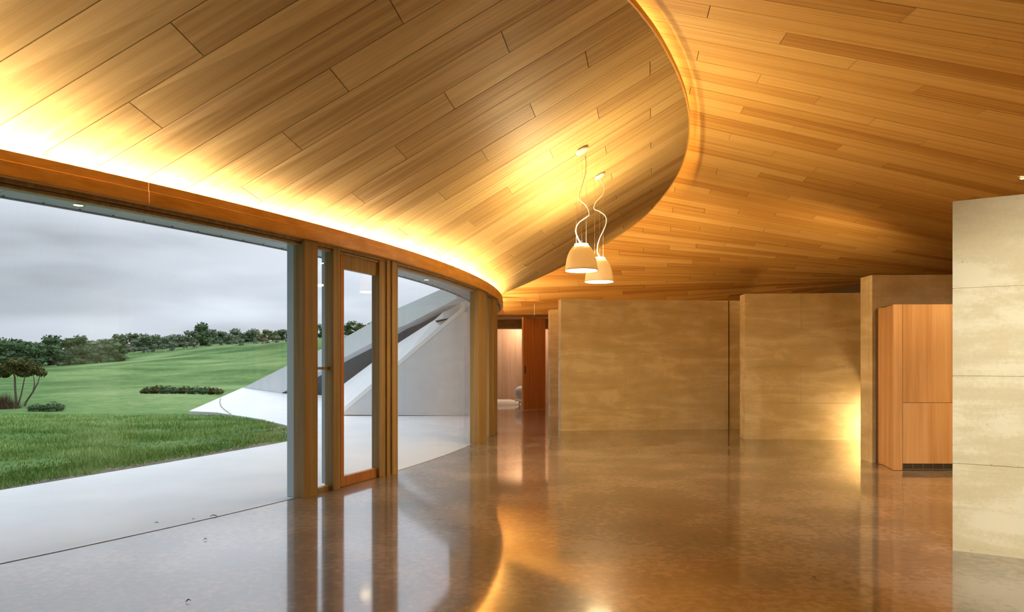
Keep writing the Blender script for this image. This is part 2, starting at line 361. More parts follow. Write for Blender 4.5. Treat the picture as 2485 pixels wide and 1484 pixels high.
for r in range(-13, 35):
    v0, v1 = ROW_L0+ROW_LW*r, ROW_L0+ROW_LW*(r+1)
    if v0 < 1.0 and r < -8: pass
    ul = min(uleft_L(min(v0, 15.9)), uleft_L(min(v1, 15.9)))
    ur = 0.7
    full = clip_convex([(ul, v0), (ur, v0), (ur, v1), (ul, v1)], CLIP_L)
    # joints of this row: column k with k = row + 1 (mod 4)
    js = [COL_L0-COL_LW*k for k in range(-4, 20) if (k-(r+1)) % 4 == 0]
    cuts = sorted([ul]+[j for j in js if ul+0.02 < j < ur]+[ur])
    for a, b in zip(cuts, cuts[1:]):
        full = clip_convex([(a, v0), (b, v0), (b, v1), (a, v1)], CLIP_L)
        if len(full) >= 3: ceil_l_rows.append(full)
        p = clip_convex([(a+GAP, v0+GAP), (b-GAP, v0+GAP), (b-GAP, v1-GAP), (a+GAP, v1-GAP)], CLIP_L)
        if len(p) >= 3 and sum(p[i-1][0]*p[i][1]-p[i][0]*p[i-1][1] for i in range(len(p)))/2 > 0.004: boards_l.append((r, p))
def slab_from(P, polys, dz):
    V, Fc = [], []
    for p in polys:
        n = len(V); V += [P(u, v, dz) for u, v in p]; Fc.append(tuple(range(n, n+len(p))))
    return V, Fc
V, Fc = slab_from(PL, ceil_l_rows, 0.022)
V2, F2 = slab_from(PL, ceil_l_rows, 0.05)
ceil_l = tag(obj('ceiling', *merge([(V, Fc), (V2, F2)]), M_backing), 'pale veneered ceiling sweeping up from the curved glass wall to a rounded free edge', 'ceiling', kind='structure')
def board(P, poly, mat, parent, t=0.014):
    n = len(poly); jig = random.uniform(-0.0012, 0.0012)
    v = [P(u, w, jig) for u, w in poly]+[P(u, w, t+jig) for u, w in poly]
    f = [tuple(range(n)), tuple(range(2*n-1, n-1, -1))]+[(i, (i+1) % n, (i+1) % n+n, i+n) for i in range(n)]
    return obj('ceiling_board', v, f, mat, parent)
for r, p in boards_l: board(PL, p, M_ceil_l, ceil_l)
# edge trim along the free edge
tp = [e for e in EDGE if e[1] > 0.3]
V, Fc = [], []
for i, (u, v) in enumerate(tp):
    a = tp[max(i-1, 0)]; b = tp[min(i+1, len(tp)-1)]; d = hypot(b[0]-a[0], b[1]-a[1]); nu, nv = (b[1]-a[1])/d, -(b[0]-a[0])/d
    x0, y0, z0 = PL(u, v); dx, dy = to_world(TH_L, nu, nv)
    for (o_, dz) in ((-0.004, -0.004), (0.016, -0.004), (0.016, 0.055), (-0.004, 0.055)): V.append((x0+dx*o_, y0+dy*o_, z0+dz))
for i in range(len(tp)-1):
    for k in range(4): Fc.append((i*4+k, i*4+(k+1) % 4, (i+1)*4+(k+1) % 4, (i+1)*4+k))
tag(obj('edge_trim', V, Fc, M_fascia, ceil_l), 'thin dark edging strip')

# ---- second shell
ROW_R0, ROW_RW, COL_R0, COL_RW = 5.25, 0.305, 0.44, 0.592
def edge_u_world(v):
    best = None
    for (a, b), (c, d) in zip(EDGE, EDGE[1:]):
        if b <= v <= d and d > b: best = a+(c-a)*(v-b)/(d-b)
    return best
CuR, CvR = to_uv(TH_R, C.x, C.y)
rows_r, boards_r = [], []
for r in range(-16, 58):
    v0, v1 = ROW_R0+ROW_RW*r, ROW_R0+ROW_RW*(r+1)
    vm = (v0+v1)/2; s = SCALE_R if vm < 13 else SCALE_R-(SCALE_R-1.0)*min((vm-13)/7, 1.3)
    eu = edge_u_world(min(max(vm*s, 0.05), 15.4))
    if eu is None: eu = -1.6
    if vm*s > 14.0: eu = -6.5
    ul = eu/s
    for q_ in range(14):
        uu = (eu-.1*q_)/s
        if vm*s < 14.0:
            wx, wy, wz = PR(uu, vm); lu, lv = to_uv(TH_L, wx, wy)
            if wz < PL(lu, lv)[2]+.09: break
        ul = uu
    if vm*s > 14.0: ul = max(eu/s, (CuR+sqrt(max((R-.03)**2-(vm*s-CvR)**2, 0)))/s)
    ur = 9.2
    js = [COL_R0+COL_RW*k for k in range(-14, 18) if ((k-r) % 4 == 0 if r <= 16 else (k+r) % 4 == 0)]
    cuts = [ul]+[j for j in js if ul+0.05 < j < ur-0.05]+[ur]
    for a, b in zip(cuts, cuts[1:]):
        boards_r.append((r, a, b, v0, v1)); rows_r.append([(a, v0), (b, v0), (b, v1), (a, v1)])
V, Fc = slab_from(PR, rows_r, 0.022); V2, F2 = slab_from(PR, rows_r, 0.05)
ceil_r = tag(obj('ceiling', *merge([(V, Fc), (V2, F2)]), M_backing), 'golden veneered ceiling shell curving down over the rammed earth walls', 'ceiling', kind='structure')
def in_view(p, m=140):
    if p[1] < 0.5: return False
    px = CX+F_PX*p[0]/p[1]; py = HY-F_PX*(p[2]-H)/p[1]
    return -m < px < 2485+m and -m < py < 1484+m
rest = []
for r, a, b, v0, v1 in boards_r:
    poly = [(a+GAP, v0+GAP), (b-GAP, v0+GAP), (b-GAP, v1-GAP), (a+GAP, v1-GAP)]
    w = [PR(u, v) for u, v in poly]
    mid = PR((a+b)/2, (v0+v1)/2)
    eu = edge_u_world(min(max(to_uv(TH_L, mid[0], mid[1])[1], .05), 15.4))
    hid = False
    if in_view(mid) or any(in_view(q, 20) for q in w): board(PR, poly, M_ceil_r, ceil_r)
    else: rest.append(poly)
parts = []
for p in rest:
    parts.append(prism_g([PR(u, v) for u, v in p], (0, 0, 0.014)))
tag(obj('outer_boards', *merge(parts), M_ceil_r, ceil_r), kind='stuff')

# ------------------------------------------------------------------ roof over everything and hidden outer walls
V, Fc = [], []
for i in range(41):
    t = TH_BACK+(TH_FAR-TH_BACK)*i/40
    for r in (R-.16, R+13.3): V.append(pol(r, t, 6.6))
for i in range(40): Fc.append((2*i, 2*i+1, 2*i+3, 2*i+2))
Vb = [(x, y, 6.75) for x, y, z in V]
tag(obj('roof', *merge([(V, Fc), (Vb, Fc)]), M_roof), 'unseen dark roof cap added above the ceilings to shut out the sky', 'roof', kind='structure')  # unseen cap, added to close the gap between the ceilings to the sky
tag(obj('sky_block_upstand', *sweep_g([(R-.16, 2.70), (R-.10, 2.70), (R-.10, 6.6), (R-.16, 6.6)], TH_BACK, TH_FAR, 90), M_plaster), 'unseen upstand added above the curved glazing to keep sky light out', 'wall', kind='structure')  # unseen, added so sky light cannot leak into the cove
tag(obj('wall_outer', *sweep_g([(R+13, 0), (R+13.2, 0), (R+13.2, 6.6), (R+13, 6.6)], TH_BACK, TH_FAR, 60), M_plaster), 'plain outer wall behind the kitchen', 'wall', kind='structure')
tag(obj('wall_rear', *pbox_g(TH_BACK-.008, TH_BACK, R-.1, R+13.2, 3.0, 6.6, 1), M_plaster), 'plain wall above an open gap added behind the viewpoint for daylight', 'wall', kind='structure')  # open below, added to let daylight in; no window stands there

# ------------------------------------------------------------------ rammed earth walls: a core and proud panels with recessed joints
COURSE = 0.658
def earth_wall(name, p0, p1, thick, height, label, end_cut=None, cuts=(2.4,), stagger=1.2, end_panel=True):
    """front face runs p0 -> p1 (p0 the free end), body behind it"""
    p0, p1 = Vector(p0), Vector(p1); L = (p1-p0).length; d = (p1-p0)/L; n = Vector((-d.y, d.x))
    if n.y < 0: n = -n
    e = Vector(end_cut).normalized()*thick/max(0.3, Vector(end_cut).normalized().dot(n)) if end_cut else n*thick
    def pt(s, dep, z):
        k = dep/thick; q = p0+d*s+n*dep*(s/L)+e*k*(1-s/L); return (q.x, q.y, z)
    IN = 0.006
    core = []
    for z in (0, height-IN):
        core += [pt(IN, IN, z), pt(L, IN, z), pt(L, thick, z), pt(IN, thick, z)]
    f = box_g(0, 1, 0, 1, 0, 1)[1]
    w = tag(obj(name, core, f, M_earth), label, 'wall', kind='structure')
    nc = int(round(height/COURSE)); zs = [i*height/nc for i in range(nc+1)]
    g = 0.0022
    for i in range(nc):
        off = stagger*(i % 2)
        xs = [0]+[x for x in [off+cuts[0]*k for k in range(-1, 8)] if 0.3 < x < L-0.3]+[L]
        for a, b in zip(xs, xs[1:]):
            v = []
            for z in (zs[i]+(g if i else 0), zs[i+1]-(g if i < nc-1 else 0)):
                v += [pt(a+(g if a > 0 else 0), 0, z), pt(b-(g if b < L else 0), 0, z), pt(b-(g if b < L else 0), 0.09, z), pt(a+(g if a > 0 else 0), 0.09, z)]
            obj('earth_panel', v, f, M_earth, w)
        # end panel
        v = []
        for z in (zs[i]+(g if i else 0), zs[i+1]-(g if i < nc-1 else 0)):
            v += [pt(0, 0.094, z), pt(0.05, 0.094, z), pt(0.05, thick, z), pt(0, thick, z)]
        obj('earth_panel', v, f, M_earth, w)
    return w
WH = 2.655
earth_wall('wall_right', (3.285, 5.09), (3.285+3.4*cos(radians(31)), 5.09-3.4*sin(radians(31))), 0.33, 2.60, 'pale grey rammed earth wall at the right edge, nearest to the viewer', end_cut=(0.60, 0.80))
wk = earth_wall('wall_kitchen', (5.045, 9.56), (9.6, 9.50), 0.33, 2.625, 'rammed earth wall behind the timber kitchen cabinet')
wm = earth_wall('wall_middle', (4.255, 12.47), (9.0, 12.15), 0.35, WH, 'rammed earth wall with the bright floor glow at its right end', cuts=(3.2,), stagger=1.0)
wa = earth_wall('wall_back', (1.005, 13.98), (6.6, 14.62), 0.32, 2.70, 'long yellow rammed earth wall in the middle of the room', cuts=(2.7,), stagger=1.35)
earth_wall('wall_hall', (0.985, 17.65), (4.0, 17.9), 0.36, 2.765, 'narrow strip of rammed earth wall beside the far doorway')
# dark control joint on the long wall
q0 = Vector((1.005, 13.98)); dd = Vector((5.595, .64)).normalized()
jp = q0+dd*3.585
tag(obj('control_joint', *box_g(jp.x-.008, jp.x+.008, jp.y-.012, jp.y+.02, 0.0, 2.70), M_gap, wa), 'dark vertical joint')
tag(obj('wall_far', *box_g(1.35, 14.0, 21.3, 21.5, 0, 4.2), M_plaster), 'plain wall closing the space behind the rammed earth walls', 'wall', kind='structure')

# ------------------------------------------------------------------ curved bulkhead with the light cove
bulk = tag(empty('trim_1', pol(R+.06, radians(-20), 2.66)), 'orange timber bulkhead with hidden light running along the top of the curved glazing', 'bulkhead', kind='structure')
def kid(name, g, mat, parent, label=None):
    o = obj(name, *g, mat)
    o.parent = parent; o.matrix_parent_inverse = parent.matrix_world.inverted() if parent.type != 'EMPTY' else __import__('mathutils').Matrix.Translation(-parent.location)
    if label: o['label'] = label
    return o
FT = 2.852
fj = [TH_BACK, radians(-58), radians(-44), th_px(362, R+.13), th_px(824, R+.13), th_px(1085, R+.13), radians(2), TH_FAR]
for a, b in zip(fj, fj[1:]):
    g = 0.00012
    prof = [(R+.100, 2.672), (R+.126, 2.672), (R+.131, 2.68), (R+.131, FT-.075), (R+.122, FT-.068), (R+.122, FT), (R+.100, FT)]
    kid('fascia_board', sweep_g(prof, a+g, b-g), M_fascia, bulk)
kid('cove_shelf', sweep_g([(R-.10, 2.672), (R+.0995, 2.672), (R+.0995, 2.70), (R-.10, 2.70)], TH_BACK, TH_FAR, 90), M_fascia, bulk)
M_led = emit('cove_led', (1.0, 0.74, 0.38), 64.0)
kid('led_strip', sweep_g([(R-.085, 2.705), (R-.045, 2.705), (R-.045, 2.842), (R-.085, 2.842)], TH_BACK+.02, radians(14), 90), M_led, bulk, 'warm white light strip')
# head frame of the glazing
head = tag(empty('trim_2', pol(R, radians(-20), 2.64)), 'dark timber head frame along the top of the curved glass', 'window head', kind='structure')
kid('head_rail', sweep_g([(R-.045, 2.643), (R+.070, 2.643), (R+.070, 2.672), (R-.045, 2.672)], TH_BACK, TH_FAR, 90), M_oak, head)
kid('head_rail', sweep_g([(R-.045, 2.615), (R+.045, 2.615), (R+.045, 2.640), (R-.045, 2.640)], TH_BACK, TH_FAR, 90), M_oak, head)
kid('head_groove', sweep_g([(R-.03, 2.6401), (R+.058, 2.6401), (R+.058, 2.6429), (R-.03, 2.6429)], TH_BACK, TH_FAR, 90), M_black, head)
kid('sill_channel', sweep_g([(R-.010, -.012), (R+.004, -.012), (R+.004, .0035), (R-.010, .0035)], TH_BACK, TH_FAR, 90), plain('sill_grey', (0.28, 0.30, 0.31), 0.5), head, 'thin grey channel at floor level')

# ------------------------------------------------------------------ glazing
HB = 2.614
def pane(parent, t0, t1, r=R-.006, z0=0.004, z1=HB, name='pane'):
    return kid(name, pbox_g(t0, t1, r-.006, r+.006, z0, z1), M_glass, parent)
def post(parent, name, a, b, r0, r1, z0, z1, mat, label=None, rm=None):
    rm = rm if rm is not None else (r0+r1)/2
    return kid(name, pbox_g(th_px(a, rm), th_px(b, rm), r0, r1, z0, z1, 2), mat, parent, label)
def screws(parent, a, r, n, z0, z1):
    t = th_px(a, r); P = []
    for i in range(n):
        x, y, z = pol(r, t, z0+(z1-z0)*(i+.5)/n); P.append(tube_g([(x-.004, y-.004, z), (x+.010, y-.014, z)], 0.006, 6))
    o = kid('screws', merge(P), M_screw, parent); o['kind'] = 'stuff'
w1 = tag(empty('window_1', pol(R, th_px(300), 0)), 'large curved glass window looking out to lawn and hills', 'window', kind='structure')
pane(w1, radians(-56), th_px(733)); pane(w1, TH_BACK, radians(-56.3))
kid('mullion', pbox_g(radians(-56.3), radians(-55.9), R-.05, R+.10, 0, HB, 2), M_oak, w1)
post(w1, 'flashing', 712.5, 733, R-.15, R-.055, 0.0, HB+.04, M_metal, 'pale blue metal flashing post', rm=R-.06)
post(w1, 'gasket', 733, 738.5, R-.055, R-.0, 0.0, HB, M_black, 'black gasket strip', rm=R-.0)
post(w1, 'mullion', 738.5, 771, R-.05, R+.095, 0.0, 2.672, M_oak, 'oak mullion post', rm=R+.095)
screws(w1, 731.5, R-.052, 9, 0.05, 2.6)
w2 = tag(empty('window_2', pol(R, th_px(788), 0)), 'narrow side light with a crossbar between oak posts', 'window', kind='structure')
pane(w2, th_px(768), th_px(806), z0=0.05)
post(w2, 'bottom_rail', 768, 806, R-.03, R+.03, 0.0, 0.052, M_oak)
post(w2, 'crossbar', 768, 806, R-.03, R+.02, 1.322, 1.352, M_oak)
post(w2, 'flashing', 793, 799, R-.15, R-.07, 0.05, HB+.03, M_metal, 'pale blue metal flashing post', rm=R-.08)
post(w2, 'gasket', 799.5, 805, R-.07, R-.015, 0.05, HB, M_black, 'black gasket strip', rm=R-.03)
post(w2, 'jamb', 806, 822, R-.05, R+.07, 0.0, 2.672, M_oak, 'oak door jamb', rm=R+.05)
d1 = tag(empty('door_1', pol(R, th_px(870), 0)), 'glazed cedar framed door in the curved glass wall', 'door', kind='structure')
leaf = post(d1, 'door_leaf', 822, 829.5, R-.035, R+.025, 0.004, 2.672, M_cedar, 'cedar stile')
kid('stile', pbox_g(th_px(913, R), th_px(921, R), R-.035, R+.025, 0.004, 2.672, 2), M_cedar, d1)
kid('bottom_rail', pbox_g(th_px(829.5, R), th_px(913, R), R-.035, R+.025, 0.004, 0.112, 6), M_cedar, d1)
kid('top_rail', pbox_g(th_px(829.5, R), th_px(913, R), R-.035, R+.025, 2.46, 2.672, 6), M_oak, d1)
pane(d1, th_px(829), th_px(913.5), z0=0.11, z1=2.462)
kid('glazing_bead', pbox_g(th_px(911, R), th_px(913.2, R), R-.012, R+.012, 0.112, 2.46, 1), M_metal, d1)
for hz in (0.25, 1.3, 2.3): kid('hinge', pbox_g(th_px(920.4, R+.03), th_px(922, R+.03), R+.024, R+.04, hz, hz+.1, 1), M_steel, d1)
w3 = tag(empty('window_3', pol(R, th_px(1060), 0)), 'tall curved glass window facing the white courtyard walls', 'window', kind='structure')
post(w3, 'mullion', 921, 938, R-.05, R+.060, 0.0, 2.672, M_oak, rm=R+.06)
post(w3, 'mullion', 939.5, 950, R-.05, R+.078, 0.0, 2.672, M_oak, rm=R+.078)
post(w3, 'mullion', 951.5, 965.5, R-.05, R+.095, 0.0, 2.672, M_oak, rm=R+.095)
post(w3, 'mullion_core', 930, 960, R-.045, R+.045, 0.0, 2.66, M_black, rm=R+.04)
pane(w3, th_px(964), th_px(1161))
post(w3, 'gasket', 1158.5, 1160.5, R-.02, R+.02, 0.0, HB, M_black, rm=R)
w4 = tag(empty('window_4', pol(R, th_px(1190), 0)), 'far end of the curved glazing with two oak posts close together', 'window', kind='structure')
post(w4, 'mullion', 1160.5, 1181, R-.05, R+.095, 0.0, 2.672, M_oak, rm=R+.095)
pane(w4, th_px(1181), th_px(1189))
post(w4, 'mullion', 1187, 1197.5, R-.05, R+.05, 0.0, 2.672, M_oak, rm=R+.05)
post(w4, 'mullion', 1197.8, 1207, R-.05, R+.095, 0.0, 2.672, M_oak, rm=R+.095)
pane(w4, th_px(1206), TH_FAR)

# ------------------------------------------------------------------ eave outside
eave = tag(empty('eave', pol(R-.3, radians(-20), 2.66)), 'blue grey metal eave with screwed soffit panels outside the glass', 'eave', kind='structure')
ZS = 2.66
nP = 40; t0e, t1e = radians(-76), TH_FAR
for i in range(nP):
    a = t0e+(t1e-t0e)*i/nP; b = t0e+(t1e-t0e)*(i+1)/nP
    o = kid('soffit_panel', sweep_g([(R-.495, ZS), (R-.046, ZS), (R-.046, ZS+.012), (R-.495, ZS+.012)], a+.0001, b-.0001, 3), M_soffit, eave)
    P = []
    for rr in (R-.46, R-.08):
        for k in range(3):
            x, y, z = pol(rr, a+(b-a)*(k+.2)/3, ZS); P.append(tube_g([(x, y, z-.006), (x, y, z+.002)], 0.009, 6))
    s = kid('screws', merge(P), M_screw, eave); s['kind'] = 'stuff'
kid('eave_fascia', sweep_g([(R-.52, ZS-.012), (R-.496, ZS-.012), (R-.496, ZS+.24), (R-.52, ZS+.24)], t0e, t1e, 80), M_soffit, eave)
kid('eave_top', sweep_g([(R-.52, ZS+.24), (R-.10, ZS+.24), (R-.10, ZS+.26), (R-.52, ZS+.26)], t0e, t1e, 80), M_soffit, eave)
M_spot = emit('spot_glow', (1.0, 0.80, 0.55), 6.0)
def downlight(c, r, label, nrm=None, power=0):
    root = empty('recessed_downlight', c)
    if label: tag(root, label, 'downlight')
    o = obj('trim_ring', *lathe_g([(r*.62, -.002), (r*.95, -.006), (r, 0.002), (r*.62, .012)], (0, 0, 0), 24, True), M_chrome, root)
    l = obj('lens', *disc_g((0, 0, .001), r*.64, 24), M_spot, root)
    if nrm is not None: root.rotation_euler = Vector((0, 0, -1)).rotation_difference(Vector(nrm)).to_euler()
    return root
p = at(190, 497, (ZS-H)*F_PX/(HY-497)); downlight((p.x, p.y, ZS-.002), 0.055, 'small lit downlight in the eave above the lawn view')
p = at(1035, 678, (ZS-H)*F_PX/(HY-678)); downlight((p.x, p.y, ZS-.002), 0.055, 'small lit downlight in the eave above the courtyard walls')

# ================================================================== LAMPS
# light strip lying on top of the soffit's free edge, washing the second ceiling
M_led2 = emit('edge_led', (1.0, 0.58, 0.17), 110.0)
def inset_edge(d):
    q = []
    for i, (u, v) in enumerate(tp):
        a = tp[max(i-1, 0)]; b = tp[min(i+1, len(tp)-1)]; L_ = hypot(b[0]-a[0], b[1]-a[1]); q.append((u-(b[1]-a[1])/L_*d, v+(b[0]-a[0])/L_*d))
    return q
i0, i1 = inset_edge(0.50), inset_edge(0.56)
V, Fc = [], []
for (a, b) in zip(i0, i1):
    V += [PL(a[0], a[1], .055), PL(b[0], b[1], .055), PL(b[0], b[1], .068), PL(a[0], a[1], .068)]
n_ = len(i0)
for i in range(n_-1):
    if i0[i][1] < 2.5: continue
    for k in range(4): Fc.append((i*4+k, i*4+(k+1) % 4, (i+1)*4+(k+1) % 4, (i+1)*4+k))
o = obj('led_strip', V, Fc, M_led2, ceil_l); o['label'] = 'warm light strip hidden on the free edge'

M_bulb = emit('pendant_glow', (1.0, 0.72, 0.36), 90.0)
M_ringglow = emit('pendant_top_glow', (1.0, 0.74, 0.38), 520.0)
def pendant(cx, cy, cz, zb, hgt, r, cord, label):
    """bell shaped pendant: canopy on the ceiling, three wires, a wavy cord"""
    root = tag(empty('pendant_lamp', (cx, cy, zb)), label, 'pendant lamp', 'bell pendants hanging from the sloping ceiling')
    prof = [(1.0, 0.0), (0.985, 0.06), (0.955, 0.22), (0.905, 0.42), (0.83, 0.60), (0.72, 0.76), (0.58, 0.89), (0.44, 0.97), (0.37, 1.0)]
    outer = [(r*a, hgt*b) for a, b in prof]; inner = [(max(r*a-.006, .01), hgt*b-.004+.004*(b < .01)) for a, b in prof][::-1]
    obj('shade', *lathe_g(outer+inner, (0, 0, 0), 48, True), M_white, root, True)
    obj('diffuser', *disc_g((0, 0, .012), r-.010, 48), M_bulb, root)
    obj('rim', *lathe_g([(r-.008, -.004), (r+.003, -.004), (r+.003, .008), (r-.008, .008)], (0, 0, 0), 48, True), M_white, root)
    obj('top_glass', *lathe_g([(.005, hgt+.010), (r*.40, hgt+.010), (r*.40, hgt-.006), (.005, hgt-.006)], (0, 0, 0), 32, True), M_ringglow, root)
    top = cz-zb
    # canopy follows the slope of the ceiling
    u, v = to_uv(TH_L, cx, cy); a, b, c = Vector(PL(u, v)), Vector(PL(u+.1, v)), Vector(PL(u, v+.1)); nn = (b-a).cross(c-a).normalized()
    if nn.z > 0: nn = -nn
    cn = obj('canopy', *lathe_g([(.002, .045), (.055, .042), (.088, .025), (.095, 0), (.002, 0)], (0, 0, 0), 32, True), M_white, root, True)
    cn.rotation_mode = 'QUATERNION'; cn.rotation_quaternion = Vector((0, 0, 1)).rotation_difference(nn); cn.location = (0, 0, top)
    cc = obj('canopy_rim', *lathe_g([(.088, .0), (.100, .0), (.100, .012), (.088, .012)], (0, 0, 0), 32, True), M_chrome, root, True)
    cc.rotation_mode = 'QUATERNION'; cc.rotation_quaternion = cn.rotation_quaternion.copy(); cc.location = (0, 0, top)
    for k in range(3):
        w = 2*pi*k/3+0.5; x, y = .075*cos(w), .075*sin(w)
        zt = PL(*to_uv(TH_L, cx+x, cy+y))[2]-zb-.02
        obj('suspension_wire', *tube_g([(x, y, hgt-.005), (x, y, zt)], 0.0016, 5), M_wire, root)
    # cord, given as lateral offsets along its height
    pts = spline(cord, 6)
    obj('cord', *tube_g([(dx, 0.01, zz) for dx, zz in pts], 0.0068, 8), M_cord, root, True)
    return root
def cordpts(px0, Y, zb, pts): return [((x-px0)/F_PX*Y, H+(HY-y)/F_PX*Y-zb) for x, y in pts]
Y1 = 8.91; z1 = H+(HY-656)/F_PX*Y1; c1 = cordpts(1411, Y1, z1, [(1411, 591), (1403, 578), (1397, 558), (1404, 540), (1424, 525), (1430, 518), (1424, 500), (1409, 485), (1407, 470), (1412, 452), (1420, 425), (1422, 400), (1420, 378)])
pendant((1411-CX)/F_PX*Y1, Y1, PL(*to_uv(TH_L, (1411-CX)/F_PX*Y1, Y1))[2], z1, (656-594)/F_PX*Y1, 40/F_PX*Y1, c1, 'nearer bell shaped white pendant lamp, hanging in front of the other')
Y2 = 10.33; z2 = H+(HY-683)/F_PX*Y2; c2 = cordpts(1454, Y2, z2, [(1462, 627), (1451, 615), (1450, 596), (1456, 575), (1470, 545), (1470, 525), (1455, 512), (1442, 506), (1446, 490), (1462, 472), (1466, 455), (1460, 440), (1455, 431)])
pendant((1454-CX)/F_PX*Y2, Y2, PL(*to_uv(TH_L, (1454-CX)/F_PX*Y2, Y2))[2], z2, (683-627)/F_PX*Y2, 35/F_PX*Y2, c2, 'farther bell shaped white pendant lamp, partly hidden by the other')

def lamp(name, kind, loc, energy, col, **kw):
    ld = bpy.data.lights.new(name, kind); ld.energy = energy; ld.color = col
    rot = kw.pop('aim', None)
    for k, v in kw.items(): setattr(ld, k, v)
    o = bpy.data.objects.new(name, ld); o.location = loc; link(o)
    if rot is not None: o.rotation_euler = (Vector(rot)-Vector(loc)).to_track_quat('-Z', 'Y').to_euler()
    return o
def wall_light(loc, aim, energy, host, col=(1.0, 0.66, 0.30), size=1.4, blend=0.6):
    root = empty('wall_light', loc, host)
    d = (Vector(aim)-Vector(loc)).normalized(); q = Vector((0, 0, 1)).rotation_difference(d)
    for nm, g, m in (('housing', lathe_g([(.004, -.05), (.045, -.05), (.045, .03), (.040, .03), (.040, -.04), (.004, -.04)], (0, 0, 0), 20, True), M_steel), ('lens', disc_g((0, 0, .012), .039, 20), M_spot)):
        o = obj(nm, *g, m, root); o.rotation_mode = 'QUATERNION'; o.rotation_quaternion = q
    ld = bpy.data.lights.new('spot', 'SPOT'); ld.energy = energy; ld.color = col; ld.spot_size = size; ld.spot_blend = blend; ld.shadow_soft_size = 0.04
    lo = bpy.data.objects.new('spot', ld); lo.rotation_mode = 'QUATERNION'; lo.rotation_quaternion = Vector((0, 0, -1)).rotation_difference(d); lo.location = d*.035; link(lo, root)
    return root
# up-lights behind the earth walls
wall_light((3.3, 15.2, 2.2), (3.2, 16.6, 3.9), 150, wa, size=2.4, blend=1.0)
wall_light((6.6, 13.5, 2.3), (6.2, 16.0, 4.2), 150, wm, size=2.4, blend=1.0)
# the low light between two walls
wall_light((6.62, 11.95, 0.24), (6.0, 12.25, 0.16), 55, wk, size=2.6, blend=0.2)
# kitchen downlights in the second ceiling
def ceiling_spot(x, y, energy, label, size=2.0):
    u, v = to_uv(TH_R, x, y)
    # find the shell height above x, y
    s = SCALE_R; zz = PR(u/s, v/s)
    dl_ = downlight((zz[0], zz[1], zz[2]-.004), 0.05, None); dl_.parent = ceil_r
    lamp('kitchen_spot', 'SPOT', (zz[0], zz[1], zz[2]-.03), energy, (1.0, 0.68, 0.34), spot_size=size, spot_blend=0.5, shadow_soft_size=0.05)
pd = PR(*[3.93, 8.33])
downlight(Vector(at(2483, 433, 8.97)), 0.055, 'small downlight in the ceiling at the right edge of the view')
ceiling_spot(5.6, 7.3, 260, 'kitchen downlight hidden above the near rammed earth wall')
ceiling_spot(7.6, 7.3, 260, 'kitchen downlight hidden far to the right')

# added fill spots with made-up ceiling fixtures, brightening the near earth wall
for x_, y_ in ((1.3, 1.6), (2.6, 1.0)):
    u_, v_ = to_uv(TH_R, x_, y_); cz = PR(u_/SCALE_R, v_/SCALE_R)
    downlight((cz[0], cz[1], cz[2]-.004), 0.05, None).parent = ceil_r  # fixture added to house the fill spot
    lamp('wall_fill_spot', 'SPOT', (cz[0], cz[1], cz[2]-.03), 400, (0.98, 1.0, 0.95), spot_size=1.0, spot_blend=0.9, shadow_soft_size=0.06, aim=(4.1, 4.6, 0.9))

# ================================================================== KITCHEN CABINET
cab_o = Vector((4.945, 8.855)); cab_a = atan2(-.015, 1)
cab = tag(empty('tall_cabinet', (cab_o.x, cab_o.y, 0)), 'tall pale timber cabinet with fridge doors and a black vent at its foot', 'cabinet'); cab.rotation_euler = (0, 0, cab_a)
CH = 2.153
def cb(name, x0, x1, y0, y1, z0, z1, mat, parent=cab, label=None):
    o = obj(name, *box_g(x0, x1, y0, y1, z0, z1), mat, parent)
    if label: o['label'] = label
    return o
# slanted side panel
sx = 5.125-4.945
V, Fc = prism_g([(0, 0, 0.004), (.118, 0, .004), (.118, .60, .004), (sx, .695, .004)], (0, 0, CH-.004)); obj('side_panel', V, Fc, M_ply, cab)
cb('carcass', .121, 1.9, .024, .67, .004, CH-.004, M_gap)
xs = [(.123, .905), (.911, 1.69)]
for i, (a, b) in enumerate(xs):
    d = cb('door', a, b, 0, .022, .882, CH, M_ply)
    e = cb('door', a, b, 0, .022, .090, .877, M_ply)
    hx = b-.08 if i == 0 else a+.03
    hh = obj('finger_pull', *prism_g([(hx+.0, -.001, .935), (hx+.05, -.001, .915), (hx+.05, -.001, .885+.045-.02), (hx+.0, -.001, .912)], (0, .004, 0)), M_oak, d); hh['label'] = 'small dark finger pull'
    g = cb('vent_grille', a, b, .004, .03, .004, .088, M_dark, cab, 'black ventilation grille')
    for k in range(7):
        xx = a+.004+(b-a-.008)*k/6; cb('vent_divider', xx-.004, xx+.004, .0, .012, .024, .084, M_steel, g)
    for k in range(4): cb('vent_slat', a+.004, b-.004, .001, .010, .026+.015*k, .031+.015*k, M_steel, g)
    cb('vent_base', a, b, -.001, .012, .004, .022, M_steel, g)

# ================================================================== FAR DOORWAY AND ROOM BEYOND
DY = 20.0
gap_strip = tag(obj('trim_3', *box_g(-.98, 1.15, DY-.03, DY+.10, 2.735, 2.80), M_gap), 'dark strip painting the shadow gap above the far doorway', 'shadow gap', kind='structure')  # dark strip puts the shadow gap over the doorway into colour
dr = tag(empty('door_2', (0.30, DY, 0)), 'brown timber door standing ajar at the far doorway', 'door', kind='structure')
V, Fc = prism_g([(.30-.30, 0, .006), (.335-.30, -.02, .006), (1.00-.30, .42, .006), (.965-.30, .46, .006)], (0, 0, 2.725)); obj('door_leaf', V, Fc, M_cedar, dr)
kk = obj('pull_handle', *box_g(.075, .105, .0, .03, 1.08, 1.30), M_dark, dr); kk['label'] = 'dark recessed pull'
jm = obj('door_edge', *box_g(-.012, .034, -.03, .004, .006, 2.73), M_plyp, dr); jm['label'] = 'pale door edge with its light put into the colour'  # paler veneer puts the light on the door edge into colour
